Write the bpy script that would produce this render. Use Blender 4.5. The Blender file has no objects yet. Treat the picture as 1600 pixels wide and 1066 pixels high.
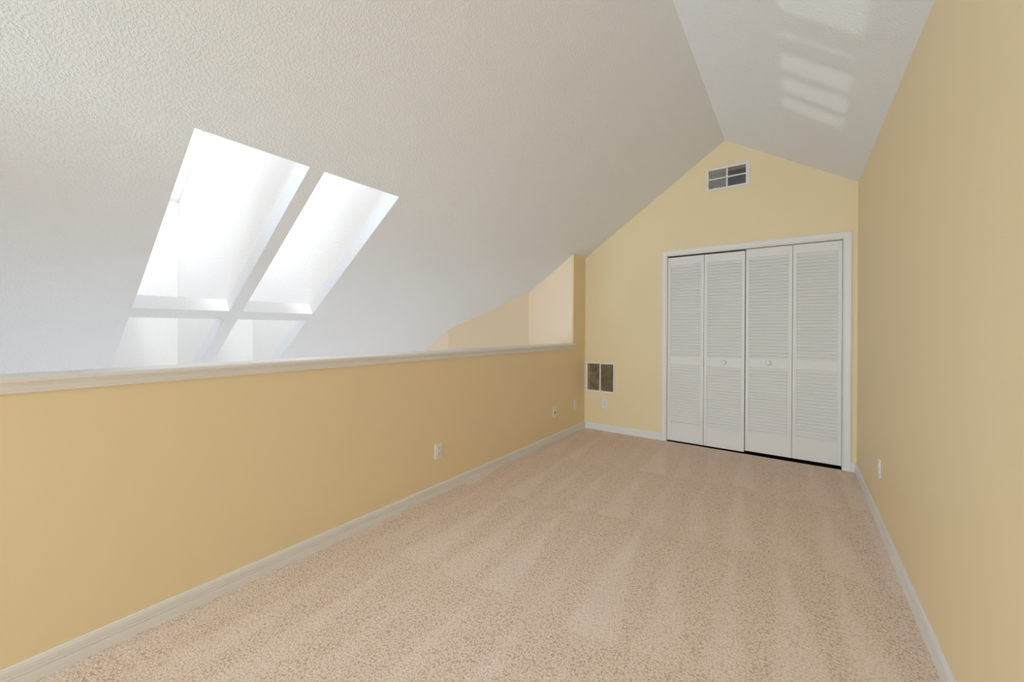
import bpy, bmesh, math
from mathutils import Vector, Matrix

# ------------------------------------------------------------------ camera
scene = bpy.context.scene
COL = scene.collection
F_PX, HORIZON, YAW, ROLL, EYE = 613.03, 513.98, 0.6263, 0.0061, 1.206
cam_data = bpy.data.cameras.new('camera')
cam = bpy.data.objects.new('camera', cam_data)
COL.objects.link(cam)
cam_data.sensor_fit = 'HORIZONTAL'
cam_data.sensor_width = 36.0
cam_data.lens = F_PX / 1600.0 * 36.0
cam_data.shift_y = -(533.0 - HORIZON) / 1600.0
cam_data.clip_start = 0.02
cam.matrix_world = (Matrix.Translation((0, 0, EYE)) @ Matrix.Rotation(YAW, 4, 'Z')
                    @ Matrix.Rotation(math.pi / 2, 4, 'X') @ Matrix.Rotation(ROLL, 4, 'Z'))
scene.camera = cam

# ------------------------------------------------------------------ world, light, exposure
world = bpy.data.worlds.new('sky')
scene.world = world
world.use_nodes = True
bg = world.node_tree.nodes['Background']
bg.inputs['Color'].default_value = (1.0, 0.98, 1.04, 1)
bg.inputs['Strength'].default_value = 4.35


def lamp(name, kind, energy, color, loc, direction, **kw):
    d = bpy.data.lights.new(name, kind)
    d.energy = energy
    d.color = color
    for k, v in kw.items():
        setattr(d, k, v)
    o = bpy.data.objects.new(name, d)
    COL.objects.link(o)
    o.location = loc
    o.rotation_euler = Vector(direction).to_track_quat('-Z', 'Y').to_euler()
    return o


# area lamp added at a guessed, unseen window behind the camera
lamp('added_gable_daylight', 'AREA', 74, (0.77, 1.0, 1.19), (-1.52, -4.09, 1.05), (0.25, 1, 0),
     shape='RECTANGLE', size=1.0, size_y=1.1, spread=math.radians(110))
# high sun, falling down the skylight wells
lamp('sun', 'SUN', 2.0, (1.0, 0.99, 0.97), (2, -2, 8), (-0.30, 0.130, -0.90), angle=math.radians(5.0))
# upward sun lamp added for the ceiling stripes, aimed through the added transom
lamp('added_upward_sun', 'SUN', 0.36, (1.0, 1.0, 1.0), (-9, -2, -4), (1, 0.36, 0.62), angle=math.radians(0.45))

vs = scene.view_settings
vs.view_transform = 'Standard'
vs.look = 'None'
vs.gamma = 1.0
vs.use_curve_mapping = False
vs.exposure = 0.0
scene.cycles.max_bounces = 14
scene.cycles.diffuse_bounces = 8
scene.cycles.sample_clamp_indirect = 6.0


# ------------------------------------------------------------------ materials
def new_mat(name):
    m = bpy.data.materials.new(name)
    m.use_nodes = True
    nt = m.node_tree
    b = nt.nodes['Principled BSDF']
    return m, nt, b


def L(nt, a, ao, b, bi):
    nt.links.new(a.outputs[ao], b.inputs[bi])


def plain(name, color, rough=0.5, spec=0.3):
    m, nt, b = new_mat(name)
    b.inputs['Base Color'].default_value = (*color, 1)
    b.inputs['Roughness'].default_value = rough
    b.inputs['Specular IOR Level'].default_value = spec
    return m


def mottled(name, c0, c1, nscale, rough, bump_scale, bump_strength, bump_dist, spec=0.25, kind='noise'):
    """paint: two close shades in a broad noise, a fine relief on top"""
    m, nt, b = new_mat(name)
    tc = nt.nodes.new('ShaderNodeTexCoord')
    n = nt.nodes.new('ShaderNodeTexNoise')
    n.inputs['Scale'].default_value = nscale
    n.inputs['Detail'].default_value = 3
    L(nt, tc, 'Object', n, 'Vector')
    mx = nt.nodes.new('ShaderNodeMix')
    mx.data_type = 'RGBA'
    mx.inputs['A'].default_value = (*c0, 1)
    mx.inputs['B'].default_value = (*c1, 1)
    L(nt, n, 'Fac', mx, 'Factor')
    L(nt, mx, 'Result', b, 'Base Color')
    b.inputs['Roughness'].default_value = rough
    b.inputs['Specular IOR Level'].default_value = spec
    n2 = nt.nodes.new('ShaderNodeTexNoise')
    n2.inputs['Scale'].default_value = bump_scale
    n2.inputs['Detail'].default_value = 2.5
    n2.inputs['Roughness'].default_value = 0.55
    L(nt, tc, 'Object', n2, 'Vector')
    src, out = n2, 'Fac'
    if kind == 'splatter':          # flattened drops of sprayed ceiling texture
        r = nt.nodes.new('ShaderNodeMapRange')
        r.interpolation_type = 'SMOOTHSTEP'
        r.inputs['From Min'].default_value = 0.42
        r.inputs['From Max'].default_value = 0.60
        L(nt, n2, 'Fac', r, 'Value')
        src, out = r, 'Result'
    bp = nt.nodes.new('ShaderNodeBump')
    bp.inputs['Strength'].default_value = bump_strength
    bp.inputs['Distance'].default_value = bump_dist
    L(nt, src, out, bp, 'Height')
    L(nt, bp, 'Normal', b, 'Normal')
    return m


YELLOW = mottled('yellow_wall_paint', (0.845, 0.695, 0.450), (0.865, 0.712, 0.462), 1.3, 0.55, 190, 0.06, 0.002)
WHITE_TEX = mottled('sprayed_white_ceiling', (0.828, 0.852, 0.885), (0.848, 0.872, 0.905), 1.1, 0.8, 105, 0.34, 0.004, 0.1, 'splatter')
SHAFT = mottled('sprayed_white_shaft', (0.88, 0.88, 0.875), (0.89, 0.89, 0.885), 1.1, 0.8, 110, 0.30, 0.004, 0.1, 'splatter')
TRIM = mottled('white_trim_enamel', (0.805, 0.785, 0.775), (0.82, 0.80, 0.79), 2.0, 0.38, 60, 0.02, 0.001)
DOOR = mottled('white_door_paint', (0.800, 0.770, 0.750), (0.815, 0.785, 0.765), 2.0, 0.42, 70, 0.03, 0.001)
METAL = plain('white_painted_metal', (0.78, 0.77, 0.75), 0.4)
PLASTIC = plain('white_plastic', (0.80, 0.79, 0.78), 0.35, 0.4)
SLOT = plain('dark_slot', (0.03, 0.03, 0.03), 0.6)
CAVITY = plain('shade_dark_cavity', (0.10, 0.09, 0.08), 0.9, 0.05)  # near-black colour stands in for the shade inside the closet
DUCT = plain('grey_duct_metal', (0.10, 0.095, 0.09), 0.5)
TILE = plain('pale_hall_floor', (0.66, 0.65, 0.63), 0.35)
CREAM = mottled('peach_cream_paint', (0.895, 0.745, 0.560), (0.905, 0.757, 0.572), 1.3, 0.55, 190, 0.06, 0.002)
HALL = mottled('hall_bounce_white', (0.78, 0.79, 0.79), (0.80, 0.81, 0.81), 1.3, 0.55, 190, 0.06, 0.002)  # white chosen so the unseen hall bounces neutral light to the ceiling
ALU = plain('white_window_frame', (0.8, 0.8, 0.8), 0.4)
STEEL = plain('screw_steel', (0.45, 0.45, 0.45), 0.35)


def glass_material():
    m, nt, b = new_mat('clear_glass')
    nt.nodes.remove(b)
    out = nt.nodes['Material Output']
    t = nt.nodes.new('ShaderNodeBsdfTransparent')
    t.inputs['Color'].default_value = (0.95, 0.97, 0.97, 1)
    g = nt.nodes.new('ShaderNodeBsdfGlossy')
    g.inputs['Roughness'].default_value = 0.02
    mx = nt.nodes.new('ShaderNodeMixShader')
    mx.inputs[0].default_value = 0.05
    nt.links.new(t.outputs[0], mx.inputs[1])
    nt.links.new(g.outputs[0], mx.inputs[2])
    nt.links.new(mx.outputs[0], out.inputs['Surface'])
    return m


GLASS = glass_material()


def filter_material():
    """pleated brown paper filter seen behind the return grille"""
    m, nt, b = new_mat('brown_filter_paper')
    tc = nt.nodes.new('ShaderNodeTexCoord')
    n = nt.nodes.new('ShaderNodeTexNoise')
    n.inputs['Scale'].default_value = 9
    n.inputs['Detail'].default_value = 5
    n.inputs['Distortion'].default_value = 1.2
    L(nt, tc, 'Object', n, 'Vector')
    r = nt.nodes.new('ShaderNodeValToRGB')
    r.color_ramp.elements[0].position = 0.35
    r.color_ramp.elements[0].color = (0.26, 0.17, 0.09, 1)
    r.color_ramp.elements[1].position = 0.68
    r.color_ramp.elements[1].color = (0.70, 0.56, 0.38, 1)
    L(nt, n, 'Fac', r, 'Fac')
    L(nt, r, 'Color', b, 'Base Color')
    b.inputs['Roughness'].default_value = 0.8
    return m


FILTER = filter_material()


def carpet_material():
    m, nt, b = new_mat('beige_cut_pile_carpet')
    N = nt.nodes
    tc = N.new('ShaderNodeTexCoord')
    sep = N.new('ShaderNodeSeparateXYZ')
    L(nt, tc, 'Object', sep, 'Vector')

    def math_node(op, a, bb=None, cc=None):
        nd = N.new('ShaderNodeMath')
        nd.operation = op
        for i, v in enumerate((a, bb, cc)):
            if v is None:
                continue
            if isinstance(v, (int, float)):
                nd.inputs[i].default_value = v
            else:
                nt.links.new(v, nd.inputs[i])
        return nd.outputs[0]

    def noise(scale, detail=2, rough=0.5, vec=None):
        nd = N.new('ShaderNodeTexNoise')
        nd.inputs['Scale'].default_value = scale
        nd.inputs['Detail'].default_value = detail
        nd.inputs['Roughness'].default_value = rough
        nt.links.new(vec or tc.outputs['Object'], nd.inputs['Vector'])
        return nd.outputs['Fac']

    x, y = sep.outputs['X'], sep.outputs['Y']
    # vacuum strokes: rows along y, narrow wedges across x, each wedge tapering towards the closet
    wob = math_node('SUBTRACT', noise(2.2, 2), 0.5)
    yy = math_node('ADD', y, math_node('MULTIPLY', wob, 0.30))
    yy = math_node('ADD', yy, math_node('MULTIPLY', x, -0.10))
    rv = math_node('DIVIDE', math_node('ADD', yy, 0.45), 0.98)
    row = math_node('FLOOR', rv)
    v = math_node('FRACT', rv)
    xx = math_node('ADD', x, math_node('MULTIPLY', row, 0.19))
    xx = math_node('ADD', xx, math_node('MULTIPLY', y, 0.10))
    xx = math_node('ADD', xx, math_node('MULTIPLY', math_node('SUBTRACT', noise(1.3, 1), 0.5), 0.16))
    ux = math_node('DIVIDE', xx, 0.235)
    u = math_node('FRACT', ux)
    tri = math_node('MULTIPLY', math_node('ABSOLUTE', math_node('SUBTRACT', u, 0.42)), 2.0)
    wn = N.new('ShaderNodeTexWhiteNoise')          # each stroke its own length and strength
    wn.noise_dimensions = '2D'
    cmb = N.new('ShaderNodeCombineXYZ')
    nt.links.new(math_node('FLOOR', ux), cmb.inputs[0])
    nt.links.new(row, cmb.inputs[1])
    nt.links.new(cmb.outputs[0], wn.inputs['Vector'])
    rnd = wn.outputs['Value']
    width = math_node('MULTIPLY', math_node('SUBTRACT', 1.0, v), math_node('ADD', math_node('MULTIPLY', rnd, 0.6), 0.35))
    edge = math_node('SUBTRACT', width, tri)
    mr = N.new('ShaderNodeMapRange')
    mr.interpolation_type = 'SMOOTHSTEP'
    mr.inputs['From Min'].default_value = -0.22
    mr.inputs['From Max'].default_value = 0.22
    nt.links.new(edge, mr.inputs['Value'])
    streak = math_node('MULTIPLY', mr.outputs['Result'], math_node('ADD', math_node('MULTIPLY', rnd, 0.6), 0.3))
    streak = math_node('MULTIPLY', streak, math_node('ADD', noise(3.0, 2), 0.25))
    # tufts
    vor = N.new('ShaderNodeTexVoronoi')
    vor.inputs['Scale'].default_value = 135
    L(nt, tc, 'Object', vor, 'Vector')
    cell = vor.outputs['Distance']
    tuft = noise(125, 3, 0.7)
    height = math_node('SUBTRACT', tuft, math_node('MULTIPLY', cell, 0.45))
    ramp = N.new('ShaderNodeValToRGB')
    e = ramp.color_ramp.elements
    e[0].position, e[0].color = 0.08, (0.56, 0.43, 0.35, 1)
    e[1].position, e[1].color = 0.50, (0.93, 0.785, 0.70, 1)
    e2 = ramp.color_ramp.elements.new(0.24)
    e2.color = (0.80, 0.64, 0.54, 1)
    nt.links.new(height, ramp.inputs['Fac'])
    mx = N.new('ShaderNodeMix')
    mx.data_type = 'RGBA'
    mx.inputs['B'].default_value = (0.94, 0.81, 0.73, 1)
    nt.links.new(ramp.outputs['Color'], mx.inputs['A'])
    nt.links.new(math_node('MULTIPLY', streak, 0.62), mx.inputs['Factor'])
    L(nt, mx, 'Result', b, 'Base Color')
    b.inputs['Roughness'].default_value = 0.95
    b.inputs['Specular IOR Level'].default_value = 0.05
    bp = N.new('ShaderNodeBump')
    bp.inputs['Strength'].default_value = 0.45
    bp.inputs['Distance'].default_value = 0.006
    nt.links.new(height, bp.inputs['Height'])
    L(nt, bp, 'Normal', b, 'Normal')
    return m


CARPET = carpet_material()


# ------------------------------------------------------------------ builders
def link_mesh(name, bm, mat, parent=None, recalc=True):
    if recalc:
        bmesh.ops.recalc_face_normals(bm, faces=bm.faces[:])
    me = bpy.data.meshes.new(name)
    bm.to_mesh(me)
    bm.free()
    if mat:
        me.materials.append(mat)
    o = bpy.data.objects.new(name, me)
    COL.objects.link(o)
    if parent:
        o.parent = parent
    return o


def tag(o, label, cat=None, group=None, kind=None):
    if label:
        o['label'] = label
    if cat:
        o['category'] = cat
    if group:
        o['group'] = group
    if kind:
        o['kind'] = kind
    return o


def empty(name, loc=(0, 0, 0), rz=0.0):
    o = bpy.data.objects.new(name, None)
    COL.objects.link(o)
    o.location = loc
    o.rotation_euler = (0, 0, rz)
    o.empty_display_size = 0.05
    return o


def box(bm, a, b, bevel=0.0):
    """axis-aligned box between two corners, edges optionally softened"""
    lo = [min(p, q) for p, q in zip(a, b)]
    hi = [max(p, q) for p, q in zip(a, b)]
    r = bmesh.ops.create_cube(bm, size=1.0)
    vs_ = r['verts']
    for v in vs_:
        v.co = Vector([l + (c + 0.5) * (h - l) for c, l, h in zip(v.co, lo, hi)])
    if bevel:
        es = list({e for v in vs_ for e in v.link_edges})
        bmesh.ops.bevel(bm, geom=es, offset=bevel, segments=2, profile=0.5, affect='EDGES')


def slab(bm, outer, holes, to3d, depth):
    """flat sheet with holes, outlines in 2D, thickened along the vector depth"""
    edges = []
    for loop in [outer] + holes:
        vv = [bm.verts.new(to3d(*p)) for p in loop]
        for i in range(len(vv)):
            edges.append(bm.edges.new((vv[i], vv[(i + 1) % len(vv)])))
    r = bmesh.ops.triangle_fill(bm, use_beauty=True, use_dissolve=False, edges=edges)
    faces = [g for g in r['geom'] if isinstance(g, bmesh.types.BMFace)]
    ext = bmesh.ops.extrude_face_region(bm, geom=faces, use_keep_orig=True)
    for g in ext['geom']:
        if isinstance(g, bmesh.types.BMVert):
            g.co += Vector(depth)


def sweep(bm, profile, p0, p1, out, up=(0, 0, 1), m0=0.0, m1=0.0):
    """profile (d, z) pushed along p0->p1; d runs along out; m0/m1 mitre the ends by d"""
    p0, p1, out, up = Vector(p0), Vector(p1), Vector(out), Vector(up)
    t = (p1 - p0).normalized()
    a = [bm.verts.new(p0 + out * d + up * z + t * (d * m0)) for d, z in profile]
    b = [bm.verts.new(p1 + out * d + up * z - t * (d * m1)) for d, z in profile]
    n = len(profile)
    for i in range(n):
        j = (i + 1) % n
        bm.faces.new((a[i], a[j], b[j], b[i]))
    bm.faces.new(a)
    bm.faces.new(b[::-1])


def rect(x0, x1, y0, y1):
    return [(x0, y0), (x1, y0), (x1, y1), (x0, y1)]


# ------------------------------------------------------------------ measures of the place (metres)
XL, XR, D = -2.10, 0.426, 4.435          # left half wall, right wall, back wall
YF = -4.00                               # gable wall behind the camera
RX, RZ, ML, MR = -0.5854, 3.1106, 0.6795, 0.6279
CAP_Z, CAP_END = 1.037, 4.118
XO, Z0, YH = -4.90, -2.74, -4.0          # hall below: outer wall, floor, end wall
zl = lambda x: RZ + ML * (x - RX)
zr = lambda x: RZ - MR * (x - RX)
YA0, YA1, YB0, YB1 = 0.570, 1.068, 1.1485, 1.6526
XT, XB1, XB2, XS = -2.1187, -3.2232, -3.3056, -4.38

# ------------------------------------------------------------------ the setting
bm = bmesh.new()
box(bm, (XL, YF, -0.02), (XR, D, 0.0))
o = link_mesh('floor', bm, CARPET)
tag(o, 'beige cut-pile carpet with vacuum strokes covering the loft floor', 'carpet', kind='structure')

bm = bmesh.new()
box(bm, (XL, YF, -0.30), (XR, D, -0.021))
o = link_mesh('floor_deck', bm, WHITE_TEX)
tag(o, 'floor deck under the loft carpet', 'floor', kind='structure')

# half wall, full height from the hall floor to the cap
bm = bmesh.new()
box(bm, (XL - 0.10, -1.2, -0.30), (XL, CAP_END, CAP_Z - 0.02))
o = link_mesh('wall_left', bm, YELLOW)
tag(o, 'low yellow half wall on the left below the white cap', 'wall', kind='structure')

bm = bmesh.new()
box(bm, (XL - 0.12, YH, Z0), (XL - 0.1005, CAP_END, CAP_Z - 0.02))
box(bm, (XL - 0.12, YH, CAP_Z - 0.0199), (XL - 0.1005, -1.2, 1.95))
o = link_mesh('wall_hall_side', bm, HALL)
tag(o, 'white slab added on the hall side of the half wall for neutral bounce light', 'wall', kind='structure')

# unseen full-height wall, added to keep window light off the skylight wells
YW = -1.2
bm = bmesh.new()
slab(bm, rect(YF, YW, -0.30, zl(XL) + 0.03), [], lambda u, v: Vector((XL, u, v)), (-0.10, 0, 0))
o = link_mesh('wall_left_light_block', bm, YELLOW)
tag(o, 'added full-height yellow wall behind the viewer, blocking window light in line with the half wall', 'wall', kind='structure')

# full-height wall end between the half wall and the back wall
bm = bmesh.new()
slab(bm, rect(CAP_END, D + 0.05, -0.30, zl(XL) + 0.02), [], lambda u, v: Vector((XL, u, v)), (-0.03, 0, 0))
o = link_mesh('wall_corner', bm, YELLOW)
tag(o, 'narrow full-height yellow wall strip between the half wall and the back wall', 'wall', kind='structure')

# angled walls of the hall beyond the half wall
bm = bmesh.new()
plan = [(XL - 0.0305, CAP_END), (XL - 0.0305, D + 0.1), (-5.0, D + 0.1), (-5.0, 3.395), (-3.407, 3.395), (-2.722, CAP_END)]
lo = [bm.verts.new((x, y, Z0)) for x, y in plan]
hi = [bm.verts.new((x, y, zl(x) + 0.02)) for x, y in plan]
for i in range(len(plan)):
    j = (i + 1) % len(plan)
    bm.faces.new((lo[i], lo[j], hi[j], hi[i]))
bmesh.ops.triangle_fill(bm, use_beauty=True, edges=[e for e in bm.edges if e.verts[0] in hi and e.verts[1] in hi])
o = link_mesh('wall_hall_angled', bm, CREAM)
tag(o, 'peach cream angled wall of the hall rising behind the half wall', 'wall', kind='structure')

# back wall with the closet opening and two duct openings
OPN = (-1.137, 0.334, 0.0, 2.008)
RET = (-2.063, -1.727, 0.467, 0.797)
VEN = (-0.733, -0.392, 2.645, 2.832)
bm = bmesh.new()
outer = [(XL - 0.02, 0.0), (OPN[0], 0.0), (OPN[0], OPN[3]), (OPN[1], OPN[3]), (OPN[1], 0.0), (XR + 0.02, 0.0),
         (XR + 0.02, zr(XR) + 0.02), (RX, RZ + 0.03), (XL - 0.02, zl(XL) + 0.02)]
slab(bm, outer, [rect(*RET), rect(*VEN)], lambda u, v: Vector((u, D, v)), (0, 0.10, 0))
o = link_mesh('wall_back', bm, YELLOW)
tag(o, 'yellow gable wall at the far end around the closet', 'wall', kind='structure')

bm = bmesh.new()
box(bm, (XR, YF, 0.0), (XR + 0.10, D, zr(XR) + 0.01))
o = link_mesh('wall_right', bm, YELLOW)
tag(o, 'tall yellow side wall on the right', 'wall', kind='structure')

# gable wall behind the camera, with a guessed window added for daylight
GW = (-2.02, -1.02, 0.50, 1.60)
bm = bmesh.new()
outer = [(XO, -0.3), (XR + 0.1, -0.3), (XR + 0.1, zr(XR + 0.1) + 0.02), (RX, RZ + 0.03), (XO, zl(XO) + 0.02)]
slab(bm, [(XL - 0.12, 0.0), (XR + 0.1, 0.0), (XR + 0.1, zr(XR + 0.1)), (RX, RZ + 0.02), (XL - 0.12, zl(XL - 0.12))],
     [rect(*GW)], lambda u, v: Vector((u, YF, v)), (0, -0.1, 0))
o = link_mesh('wall_front', bm, YELLOW)
tag(o, 'yellow gable wall behind the viewer', 'wall', kind='structure')


def window_unit(name, x0, x1, z0, z1, y, label, cols, rows):
    bm_ = bmesh.new()
    w = 0.045
    box(bm_, (x0, y - 0.03, z0), (x0 + w, y + 0.03, z1))
    box(bm_, (x1 - w, y - 0.03, z0), (x1, y + 0.03, z1))
    box(bm_, (x0 + w, y - 0.03, z0), (x1 - w, y + 0.03, z0 + w))
    box(bm_, (x0 + w, y - 0.03, z1 - w), (x1 - w, y + 0.03, z1))
    for i in range(1, cols):
        xm = x0 + (x1 - x0) * i / cols
        box(bm_, (xm - 0.012, y - 0.02, z0 + w), (xm + 0.012, y + 0.02, z1 - w))
    for i in range(1, rows):
        zm = z0 + (z1 - z0) * i / rows
        box(bm_, (x0 + w, y - 0.019, zm - 0.012), (x1 - w, y + 0.019, zm + 0.012))
    ob = link_mesh(name, bm_, ALU)
    tag(ob, label, 'window', kind='structure')
    bm_ = bmesh.new()
    box(bm_, (x0 + w, y - 0.003, z0 + w), (x1 - w, y + 0.003, z1 - w))
    link_mesh('pane', bm_, GLASS, ob)
    return ob


window_unit('added_gable_window', *GW, YF - 0.05, 'white framed window added for daylight in the gable wall behind the viewer', 2, 1)

# ceilings
n_l = Vector((-ML, 0, 1)).normalized()
bm = bmesh.new()
slab(bm, rect(XO - 0.1, RX, YH - 0.1, D + 0.1),
     [rect(XB1, XT, YA0, YA1), rect(XS, XB2, YA0, YA1), rect(XB1, XT, YB0, YB1), rect(XS, XB2, YB0, YB1)],
     lambda u, v: Vector((u, v, zl(u))), n_l * 0.10)
o = link_mesh('ceiling_left', bm, WHITE_TEX)
tag(o, 'sprayed white ceiling slope on the left, cut by four skylight openings', 'ceiling', kind='structure')
n_r = Vector((MR, 0, 1)).normalized()
bm = bmesh.new()
slab(bm, rect(RX, XR + 0.12, YH - 0.1, D + 0.1), [], lambda u, v: Vector((u, v, zr(u))), n_r * 0.10)
o = link_mesh('ceiling_right', bm, WHITE_TEX)
tag(o, 'sprayed white ceiling slope on the right of the ridge', 'ceiling', kind='structure')

# skylight wells: plumb shafts from the ceiling openings up to slanted glass
zg = lambda x: 2.29 + 0.71 * (x - XS)


def skylight(name, y0, y1, label):
    zc = lambda x: zl(x) + 0.09
    t = 0.035
    root = empty(name, (XS, y0, zl(XS)))
    tag(root, label, 'skylight', kind='structure')
    inv = Matrix.Translation((-XS, -y0, -zl(XS)))

    def add(nm, bm_, mat, parent=root):
        bm_.transform(inv)
        return link_mesh(nm, bm_, mat, parent)
    for ya, dy in ((y0 - 0.001, -t), (y1 + 0.001, t)):
        b_ = bmesh.new()
        slab(b_, [(XS - t, zc(XS - t)), (XT + t, zc(XT + t)), (XT + t, zg(XT)), (XS - t, zg(XS))], [],
             lambda u, v: Vector((u, ya, v)), (0, dy, 0))
        add('shaft_wall', b_, SHAFT)
    b_ = bmesh.new()
    box(b_, (XS - t, y0, zl(XS) - 0.01), (XS - 0.001, y1, zg(XS)))
    add('shaft_wall', b_, SHAFT)
    b_ = bmesh.new()
    box(b_, (XT + 0.001, y0, zl(XT) + 0.05), (XT + t, y1, zg(XT)))
    add('shaft_wall', b_, SHAFT)
    up = Vector((-0.71, 0, 1)).normalized()
    b_ = bmesh.new()
    w = 0.035
    slab(b_, rect(XS - t, XT + t, y0 - t, y1 + t), [rect(XS + w, XT - w, y0 + 0.02, y1 - 0.02)],
         lambda u, v: Vector((u, v, zg(u))), up * 0.05)
    fr = add('skylight_frame', b_, ALU)
    b_ = bmesh.new()
    slab(b_, rect(XS + w, XT - w, y0 + 0.02, y1 - 0.02), [], lambda u, v: Vector((u, v, zg(u) + 0.03)), up * 0.006)
    add('pane', b_, GLASS, fr)


skylight('window_1', YA0, YA1, 'left-hand skylight well above the half wall, farther from the closet wall')
skylight('window_2', YB0, YB1, 'right-hand skylight well above the half wall, nearer the closet wall')

# ---- hall below
bm = bmesh.new()
box(bm, (XO - 0.1, YH - 0.1, Z0 - 0.1), (XL, D + 0.1, Z0))
o = link_mesh('floor_hall', bm, TILE)
tag(o, 'pale floor of the hall below the half wall', 'floor', kind='structure')

# outer wall; transom and patio door below it are added to let light in
TZ0, TZ1 = -0.615, -0.195
PD = (-0.8, 2.8, -2.66, -0.86)  # opening added for more even daylight on the ceiling
slots = [(0.13, 0.60), (0.765, 0.805), (0.955, 1.145), (1.215, 1.40), (1.475, 1.645)]  # gaps shaped to cast the stripes on the right ceiling
bm = bmesh.new()
slab(bm, rect(YH - 0.1, D, Z0, zl(XO) + 0.03), [rect(0.13, 1.645, TZ0, TZ1), rect(*PD)], lambda u, v: Vector((XO, u, v)), (-0.02, 0, 0))
o = link_mesh('wall_outer', bm, HALL)
tag(o, 'white outer wall of the hall below', 'wall', kind='structure')
bm = bmesh.new()
for a, b in zip(slots, slots[1:]):
    box(bm, (XO - 0.02, a[1], TZ0), (XO, b[0], TZ1))
o = link_mesh('stripe_transom', bm, ALU)
tag(o, 'barred transom window low in the hall outer wall', 'window', kind='structure')
bm = bmesh.new()
box(bm, (XO - 0.024, 0.13, TZ0), (XO - 0.021, 1.645, TZ1))
link_mesh('pane', bm, GLASS, o)

bm = bmesh.new()
for y0_, y1_ in ((PD[0], PD[0] + 0.06), (PD[1] - 0.06, PD[1]), (0.97, 1.03)):
    box(bm, (XO - 0.02, y0_, PD[2]), (XO, y1_, PD[3]))
for z0_, z1_ in ((PD[2], PD[2] + 0.06), (PD[3] - 0.06, PD[3])):
    box(bm, (XO - 0.019, PD[0] + 0.06, z0_), (XO - 0.001, PD[1] - 0.06, z1_))
o = link_mesh('added_patio_door', bm, ALU)
tag(o, 'white framed sliding patio door added for daylight in the hall outer wall', 'patio door', kind='structure')
bm = bmesh.new()
box(bm, (XO - 0.027, PD[0], PD[2]), (XO - 0.023, PD[1], PD[3]))
link_mesh('pane', bm, GLASS, o)

bm = bmesh.new()
slab(bm, [(XO, Z0), (XL, Z0), (XL, zl(XL)), (XO, zl(XO))], [], lambda u, v: Vector((u, YH, v)), (0, -0.1, 0))
o = link_mesh('wall_hall', bm, HALL)
tag(o, 'white end wall of the hall below', 'wall', kind='structure')

# ---- half wall cap
bm = bmesh.new()
a = XL
prof = [(0.035, CAP_Z - 0.005), (0.030, CAP_Z), (-0.150, CAP_Z), (-0.155, CAP_Z - 0.005), (-0.155, CAP_Z - 0.018),
        (-0.120, CAP_Z - 0.0195), (0.0, CAP_Z - 0.0195), (0.030, CAP_Z - 0.0195), (0.035, CAP_Z - 0.015)]
sweep(bm, prof, (XL, -1.2, 0), (XL, CAP_END, 0), (1, 0, 0))
cap = link_mesh('trim_1', bm, TRIM)
tag(cap, 'white wooden cap running along the top of the half wall', 'trim', kind='structure')
bm = bmesh.new()
z = CAP_Z - 0.0195
prof = [(0.0, z), (0.026, z), (0.026, z - 0.004), (0.021, z - 0.008), (0.017, z - 0.014), (0.0155, z - 0.024),
        (0.013, z - 0.028), (0.013, z - 0.034), (0.010, z - 0.036), (0.0, z - 0.036)]
sweep(bm, prof, (XL, -1.2, 0), (XL, CAP_END, 0), (1, 0, 0))
link_mesh('moulding', bm, TRIM, cap)

# ---- baseboards: fluted profile
BB = [(0, 0), (0.014, 0), (0.014, 0.036), (0.0100, 0.0375), (0.0100, 0.0400), (0.0135, 0.0415), (0.0135, 0.0475),
      (0.0095, 0.049), (0.0095, 0.0520), (0.0125, 0.0535), (0.0125, 0.068), (0.009, 0.078), (0.004, 0.080), (0, 0.080)]
CAS_L, CAS_R, CAS_T = -1.185, 0.388, 2.063


def baseboard(name, p0, p1, out, m0, m1, label):
    b_ = bmesh.new()
    sweep(b_, BB, p0, p1, out, m0=m0, m1=m1)
    ob = link_mesh(name, b_, TRIM)
    tag(ob, label, 'baseboard', kind='structure')


baseboard('baseboard_left', (XL, YF, 0), (XL, D, 0), (1, 0, 0), 0, 1, 'white fluted baseboard along the half wall')
baseboard('baseboard_back', (XL, D, 0), (CAS_L, D, 0), (0, -1, 0), 1, 0, 'white fluted baseboard under the return grille')
baseboard('baseboard_closet', (CAS_R, D, 0), (XR, D, 0), (0, -1, 0), 0, 1, 'short white baseboard stub right of the closet')
baseboard('baseboard_right', (XR, YF, 0), (XR, D, 0), (-1, 0, 0), 0, 1, 'white fluted baseboard along the right wall')

# ---- closet casing (mitred), jambs and the closet behind, coloured dark for shade
CP = [(0, 0), (0.0, 0.0125), (0.006, 0.016), (0.014, 0.0165), (0.030, 0.0125), (0.040, 0.0115), (0.046, 0.009), (0.0515, 0.007), (0.0515, 0)]
W = 0.0515


def casing_run(b_, p0, p1, inward):
    """p0->p1 is the outer edge; the profile runs inward from it and stands off the wall"""
    p0, p1, inward = Vector(p0), Vector(p1), Vector(inward)
    t = (p1 - p0).normalized()
    A, B = [], []
    for d, q in CP:
        A.append(b_.verts.new(p0 + inward * d + Vector((0, -q, 0)) + (t * d if p0.z > 1 else Vector())))
        B.append(b_.verts.new(p1 + inward * d + Vector((0, -q, 0)) - (t * d if p1.z > 1 else Vector())))
    n = len(CP)
    for i in range(n):
        j = (i + 1) % n
        b_.faces.new((A[i], A[j], B[j], B[i]))
    b_.faces.new(A)
    b_.faces.new(B[::-1])


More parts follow.
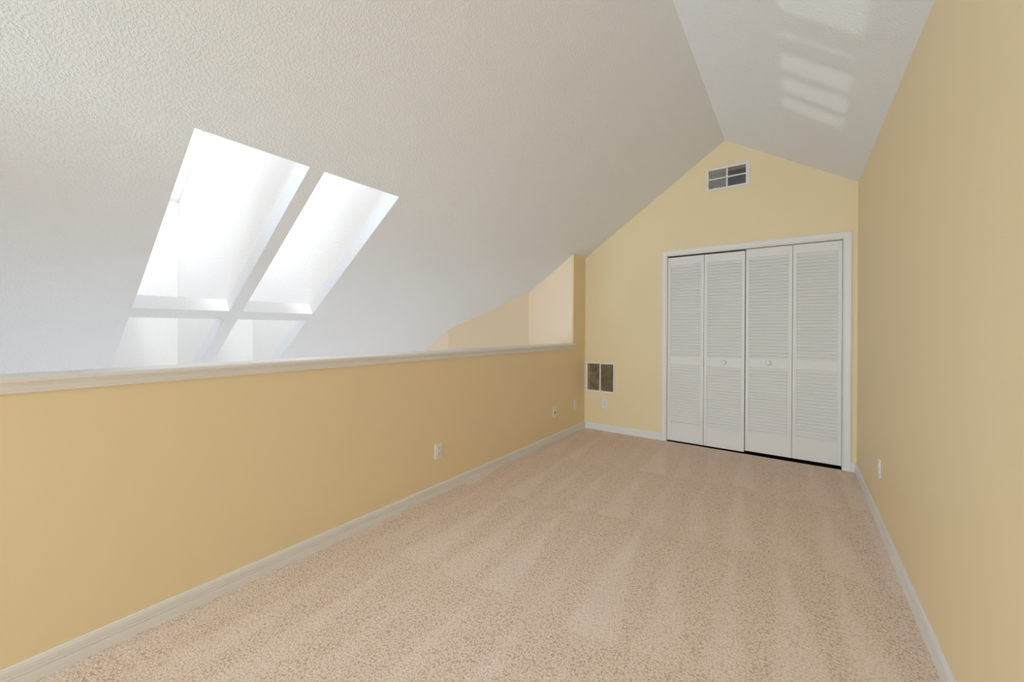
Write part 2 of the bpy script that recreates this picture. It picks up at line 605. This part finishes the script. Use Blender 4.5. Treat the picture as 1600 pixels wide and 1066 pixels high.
cas = empty('trim_2', ((CAS_L + CAS_R) / 2, D, 0))
tag(cas, 'white moulded casing around the closet doors', 'door casing', kind='structure')
off = Matrix.Translation(-cas.location)
for p0, p1, inw in (((CAS_L, D, 0), (CAS_L, D, CAS_T), (1, 0, 0)),
                    ((CAS_L, D, CAS_T), (CAS_R, D, CAS_T), (0, 0, -1)),
                    ((CAS_R, D, CAS_T), (CAS_R, D, 0), (-1, 0, 0))):
    bm = bmesh.new()
    casing_run(bm, p0, p1, inw)
    bm.transform(off)
    link_mesh('casing_board', bm, TRIM, cas)
bm = bmesh.new()
for a, b in (((OPN[0] + 0.0005, D + 0.0, 0), (OPN[0] + 0.006, D + 0.12, OPN[3] - 0.007)),
             ((OPN[1] - 0.006, D + 0.0, 0), (OPN[1] - 0.0005, D + 0.12, OPN[3] - 0.007)),
             ((OPN[0] + 0.0005, D + 0.0, OPN[3] - 0.0065), (OPN[1] - 0.0005, D + 0.12, OPN[3] - 0.0005))):
    box(bm, a, b)
bm.transform(off)
link_mesh('jamb', bm, TRIM, cas)

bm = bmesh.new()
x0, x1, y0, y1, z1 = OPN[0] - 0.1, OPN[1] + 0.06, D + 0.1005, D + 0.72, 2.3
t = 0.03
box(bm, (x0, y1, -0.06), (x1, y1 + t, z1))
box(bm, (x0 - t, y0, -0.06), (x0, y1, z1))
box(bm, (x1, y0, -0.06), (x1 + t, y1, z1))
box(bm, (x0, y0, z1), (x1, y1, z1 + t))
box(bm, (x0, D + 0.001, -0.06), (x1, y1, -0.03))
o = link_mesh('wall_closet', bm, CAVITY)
tag(o, 'inside of the closet behind the louvred doors, coloured dark for shade', 'closet', kind='structure')


# ------------------------------------------------------------------ louvred bifold doors
PITCH = 0.0308
TH = 0.028
ST = 0.030


def slat_mesh(width):
    b_ = bmesh.new()
    box(b_, (-width / 2, -0.0183, -0.0028), (width / 2, 0.0183, 0.0028), bevel=0.0016)
    b_.transform(Matrix.Rotation(math.radians(66), 4, 'X'))
    me = bpy.data.meshes.new('slat')
    bmesh.ops.recalc_face_normals(b_, faces=b_.faces[:])
    b_.to_mesh(me)
    b_.free()
    me.materials.append(DOOR)
    return me


def leaf(parent, width, height, loc, rz, knob):
    """one leaf, its hinge edge at loc; front face towards -y"""
    hgt = height
    zb = (0.180, 0.822, 0.905, hgt - 0.083)
    b_ = bmesh.new()
    for xa, xb in ((0.0015, ST), (width - ST, width - 0.0015)):
        box(b_, (xa, -TH / 2, 0), (xb, TH / 2, hgt), bevel=0.0015)
    for za, zb_ in ((0, zb[0]), (zb[1], zb[2]), (zb[3], hgt)):
        box(b_, (ST - 0.0005, -TH / 2 + 0.001, za), (width - ST + 0.0005, TH / 2 - 0.001, zb_), bevel=0.0012)
    lf = link_mesh('door_leaf', b_, DOOR, parent)
    lf.location = loc
    lf.rotation_euler = (0, 0, rz)
    me = slat_mesh(width - 2 * ST + 0.004)
    for za, zb_ in ((zb[0], zb[1]), (zb[2], zb[3])):
        n = int(round((zb_ - za) / PITCH))
        p = (zb_ - za) / n
        for i in range(n):
            s = bpy.data.objects.new('slat', me)
            COL.objects.link(s)
            s.parent = lf
            s.location = (width / 2, -0.004, za + p * (i + 0.5))
    if knob is not None:
        b_ = bmesh.new()
        pr = [(0.0, 0.0), (0.0145, 0.0), (0.0145, 0.003), (0.0085, 0.005), (0.0075, 0.012), (0.0115, 0.017), (0.0170, 0.021),
              (0.0185, 0.026), (0.0165, 0.031), (0.0105, 0.034), (0.004, 0.0348), (0.0, 0.0335)]
        seg = 24
        rings = []
        for r, d in pr:
            if r == 0:
                rings.append([b_.verts.new((0, -d, 0))])
            else:
                rings.append([b_.verts.new((r * math.cos(2 * math.pi * k / seg), -d, r * math.sin(2 * math.pi * k / seg))) for k in range(seg)])
        for ra, rb in zip(rings, rings[1:]):
            for k in range(seg):
                q = (k + 1) % seg
                if len(ra) == 1:
                    b_.faces.new((ra[0], rb[k], rb[q]))
                elif len(rb) == 1:
                    b_.faces.new((ra[k], rb[0], ra[q]))
                else:
                    b_.faces.new((ra[k], rb[k], rb[q], ra[q]))
        for fce in b_.faces:
            fce.smooth = True
        kb = link_mesh('knob', b_, PLASTIC, lf)
        kb.scale = (1.15, 1.0, 1.15)
        kb.location = (knob, -TH / 2 + 0.001, (zb[1] + zb[2]) / 2 + 0.004)
        b_ = bmesh.new()
        bmesh.ops.create_cone(b_, cap_ends=True, segments=12, radius1=0.0032, radius2=0.0028, depth=0.003,
                              matrix=Matrix.Rotation(math.pi / 2, 4, 'X'))
    return lf


def bifold(name, label, xs, zbot, ztop, ang, knobs):
    y = D + 0.024
    root = empty(name, (xs[0], y, zbot))
    tag(root, label, 'closet door', kind='structure')
    w0, w1 = xs[1] - xs[0], xs[2] - xs[1]
    s = math.sin(ang)
    leaf(root, w0, ztop - zbot, (0, 0, 0), -ang, knobs[0])
    leaf(root, w1, ztop - zbot, (w0, -s * w0, 0), ang, knobs[1])


bifold('door_1', 'left white louvred bifold closet door, hung lower with a wide dark gap above', (-1.1300, -0.770, -0.4035), 0.014, 1.984, 0.0, (None, 0.187))
bifold('door_2', 'right white louvred bifold closet door beside the yellow side wall', (-0.400, -0.0255, 0.3270), 0.030, 1.995, 0.0, (0.191, None))


# ------------------------------------------------------------------ vents
vent = empty('air_supply_vent', ((-0.7515 - 0.3675) / 2, D, 2.737))
tag(vent, 'white four-section air vent with upright fins high under the ridge', 'vent')
hw, hh = 0.192, 0.1125
bm = bmesh.new()
il, ir, it = -0.171, 0.157, 0.092
for a, b in (((-hw, -0.009, -hh), (il, 0, hh)), ((ir, -0.009, -hh), (hw, 0, hh)),
             ((il, -0.009, it), (ir, 0, hh)), ((il, -0.009, -hh), (ir, 0, -it))):
    box(bm, a, b, bevel=0.0025)
link_mesh('frame', bm, METAL, vent)
bm = bmesh.new()
box(bm, (-0.012, -0.008, -it), (0.001, 0.004, it))
link_mesh('mullion', bm, METAL, vent)
bm = bmesh.new()
box(bm, (il, -0.0075, -0.004), (ir, 0.004, 0.008))
link_mesh('crossbar', bm, METAL, vent)
for xa, xb in ((il, -0.012), (0.001, ir)):
    for za, zb in ((-it, -0.004), (0.008, it)):
        bm = bmesh.new()
        n = 13
        for i in range(n):
            xc = xa + (xb - xa) * (i + 0.5) / n
            m = Matrix.Translation((xc, 0.004, (za + zb) / 2)) @ Matrix.Rotation(math.radians(-17 if xa < -0.1 else 6), 4, 'Z')
            r = bmesh.ops.create_cube(bm, size=1.0, matrix=m @ Matrix.Diagonal((0.0016, 0.016, zb - za, 1)))
        f = link_mesh('fins', bm, METAL, vent)
        f['kind'] = 'stuff'
bm = bmesh.new()
box(bm, (-hw + 0.008, -0.016, -0.062), (-hw + 0.013, -0.008, -0.044), bevel=0.001)
link_mesh('damper_lever', bm, STEEL, vent)
bm = bmesh.new()
vx = vent.location.x
xa, xb, za, zb = VEN[0] - vx, VEN[1] - vx, VEN[2] - 2.737, VEN[3] - 2.737
box(bm, (xa - 0.01, 0.30, za - 0.01), (xb + 0.01, 0.31, zb + 0.01))
for a, b in (((xa - 0.01, 0.1, za), (xa, 0.3, zb)), ((xb, 0.1, za), (xb + 0.01, 0.3, zb)),
             ((xa, 0.1, zb), (xb, 0.3, zb + 0.01)), ((xa, 0.1, za - 0.01), (xb, 0.3, za))):
    box(bm, a, b)
link_mesh('duct', bm, DUCT, vent)

gx, gz = -1.897, 0.632
gr = empty('return_air_grille', (gx, D, gz))
tag(gr, 'square two-bay return air grille low in the back corner', 'vent')
hw, hh = 0.1835, 0.181
b0 = 0.0215
bm = bmesh.new()
for a, b in (((-hw, -0.008, -hh), (-hw + b0, 0, hh)), ((hw - b0, -0.008, -hh), (hw, 0, hh)),
             ((-hw + b0, -0.008, hh - b0), (hw - b0, 0, hh)), ((-hw + b0, -0.008, -hh), (hw - b0, 0, -hh + b0))):
    box(bm, a, b, bevel=0.002)
link_mesh('frame', bm, METAL, gr)
bm = bmesh.new()
box(bm, (-0.009, -0.008, -hh + b0), (0.009, 0.0, hh - b0), bevel=0.0015)
link_mesh('mullion', bm, METAL, gr)
for xa, xb in ((-hw + b0, -0.009), (0.009, hw - b0)):
    bm = bmesh.new()
    n = 22
    for i in range(n):
        zc = -hh + b0 + (2 * hh - 2 * b0) * (i + 0.5) / n
        m = Matrix.Translation(((xa + xb) / 2, 0.006, zc)) @ Matrix.Rotation(math.radians(38), 4, 'X')
        bmesh.ops.create_cube(bm, size=1.0, matrix=m @ Matrix.Diagonal((xb - xa, 0.010, 0.0012, 1)))
    f = link_mesh('fins', bm, plain('brown_grille_fin', (0.38, 0.30, 0.20), 0.5), gr)
    f['kind'] = 'stuff'
bm = bmesh.new()
n = 18
xa, xb = RET[0] - gx + 0.002, RET[1] - gx - 0.002
za, zb = RET[2] - gz + 0.002, RET[3] - gz - 0.002
vv = []
for i in range(n * 2 + 1):
    xq = xa + (xb - xa) * i / (2 * n)
    yq = 0.060 + (0.022 if i % 2 else 0.0)
    vv.append((bm.verts.new((xq, yq, za)), bm.verts.new((xq, yq, zb))))
for (p, q), (r, s) in zip(vv, vv[1:]):
    bm.faces.new((p, r, s, q))
link_mesh('filter', bm, FILTER, gr)

# ------------------------------------------------------------------ wall plates


def wall_plate(name, loc, rz, label, kind, w=0.070, h=0.114):
    """plate lying on a wall; local -y points into the room"""
    root = empty(name, loc, rz)
    tag(root, label, 'outlet' if kind == 'duplex' else 'wall plate', 'white plates low on the loft walls')
    b_ = bmesh.new()
    box(b_, (-w / 2, -0.006, -h / 2), (w / 2, 0, h / 2), bevel=0.0022)
    link_mesh('cover_plate', b_, PLASTIC, root)
    if kind == 'duplex':
        for zc in (0.0195, -0.0195):
            b_ = bmesh.new()
            bmesh.ops.create_cone(b_, cap_ends=True, segments=24, radius1=0.0172, radius2=0.0172, depth=0.0035,
                                  matrix=Matrix.Translation((0, -0.0072, zc)) @ Matrix.Rotation(math.pi / 2, 4, 'X'))
            for v in b_.verts:
                v.co.z = max(min(v.co.z, zc + 0.0145), zc - 0.0145)
            fc = link_mesh('receptacle', b_, PLASTIC, root)
            b_ = bmesh.new()
            box(b_, (-0.0080, -0.0094, zc + 0.000), (-0.0056, -0.0086, zc + 0.0095))
            box(b_, (0.0056, -0.0094, zc + 0.001), (0.0080, -0.0086, zc + 0.0085))
            bmesh.ops.create_cone(b_, cap_ends=True, segments=12, radius1=0.0028, radius2=0.0028, depth=0.0008,
                                  matrix=Matrix.Translation((0, -0.009, zc - 0.0075)) @ Matrix.Rotation(math.pi / 2, 4, 'X'))
            link_mesh('slots', b_, SLOT, fc)
        spots = (0.0,)
    elif kind == 'jack':
        b_ = bmesh.new()
        bmesh.ops.create_cone(b_, cap_ends=True, segments=16, radius1=0.0085, radius2=0.0075, depth=0.009,
                              matrix=Matrix.Translation((0, -0.010, 0)) @ Matrix.Rotation(math.pi / 2, 4, 'X'))
        link_mesh('jack', b_, plain('dull_brown_jack', (0.16, 0.10, 0.08), 0.4), root)
        spots = (0.042, -0.042)
    else:
        spots = (0.042, -0.042)
    for zc in spots:
        b_ = bmesh.new()
        bmesh.ops.create_cone(b_, cap_ends=True, segments=12, radius1=0.0032, radius2=0.0028, depth=0.002,
                              matrix=Matrix.Translation((0, -0.0066, zc)) @ Matrix.Rotation(math.pi / 2, 4, 'X'))
        link_mesh('screw', b_, PLASTIC, root)


RL, RR = math.pi / 2, -math.pi / 2
wall_plate('electrical_outlet', (XL, 2.000, 0.317), RL, 'white duplex outlet alone in the middle of the half wall', 'duplex')
wall_plate('cable_jack_plate', (XL, 3.690, 0.311), RL, 'white wall plate with a dark round jack, far along half wall', 'jack')
wall_plate('blank_wall_plate', (XL, 4.180, 0.324), RL, 'white plain wall plate closest to the corner on the half wall', 'blank')
wall_plate('electrical_outlet', (-1.838, D, 0.326), 0, 'white duplex outlet under the return air grille', 'duplex')
wall_plate('electrical_outlet', (XR, 3.310, 0.358), RR, 'white duplex outlet low on the right wall', 'duplex')
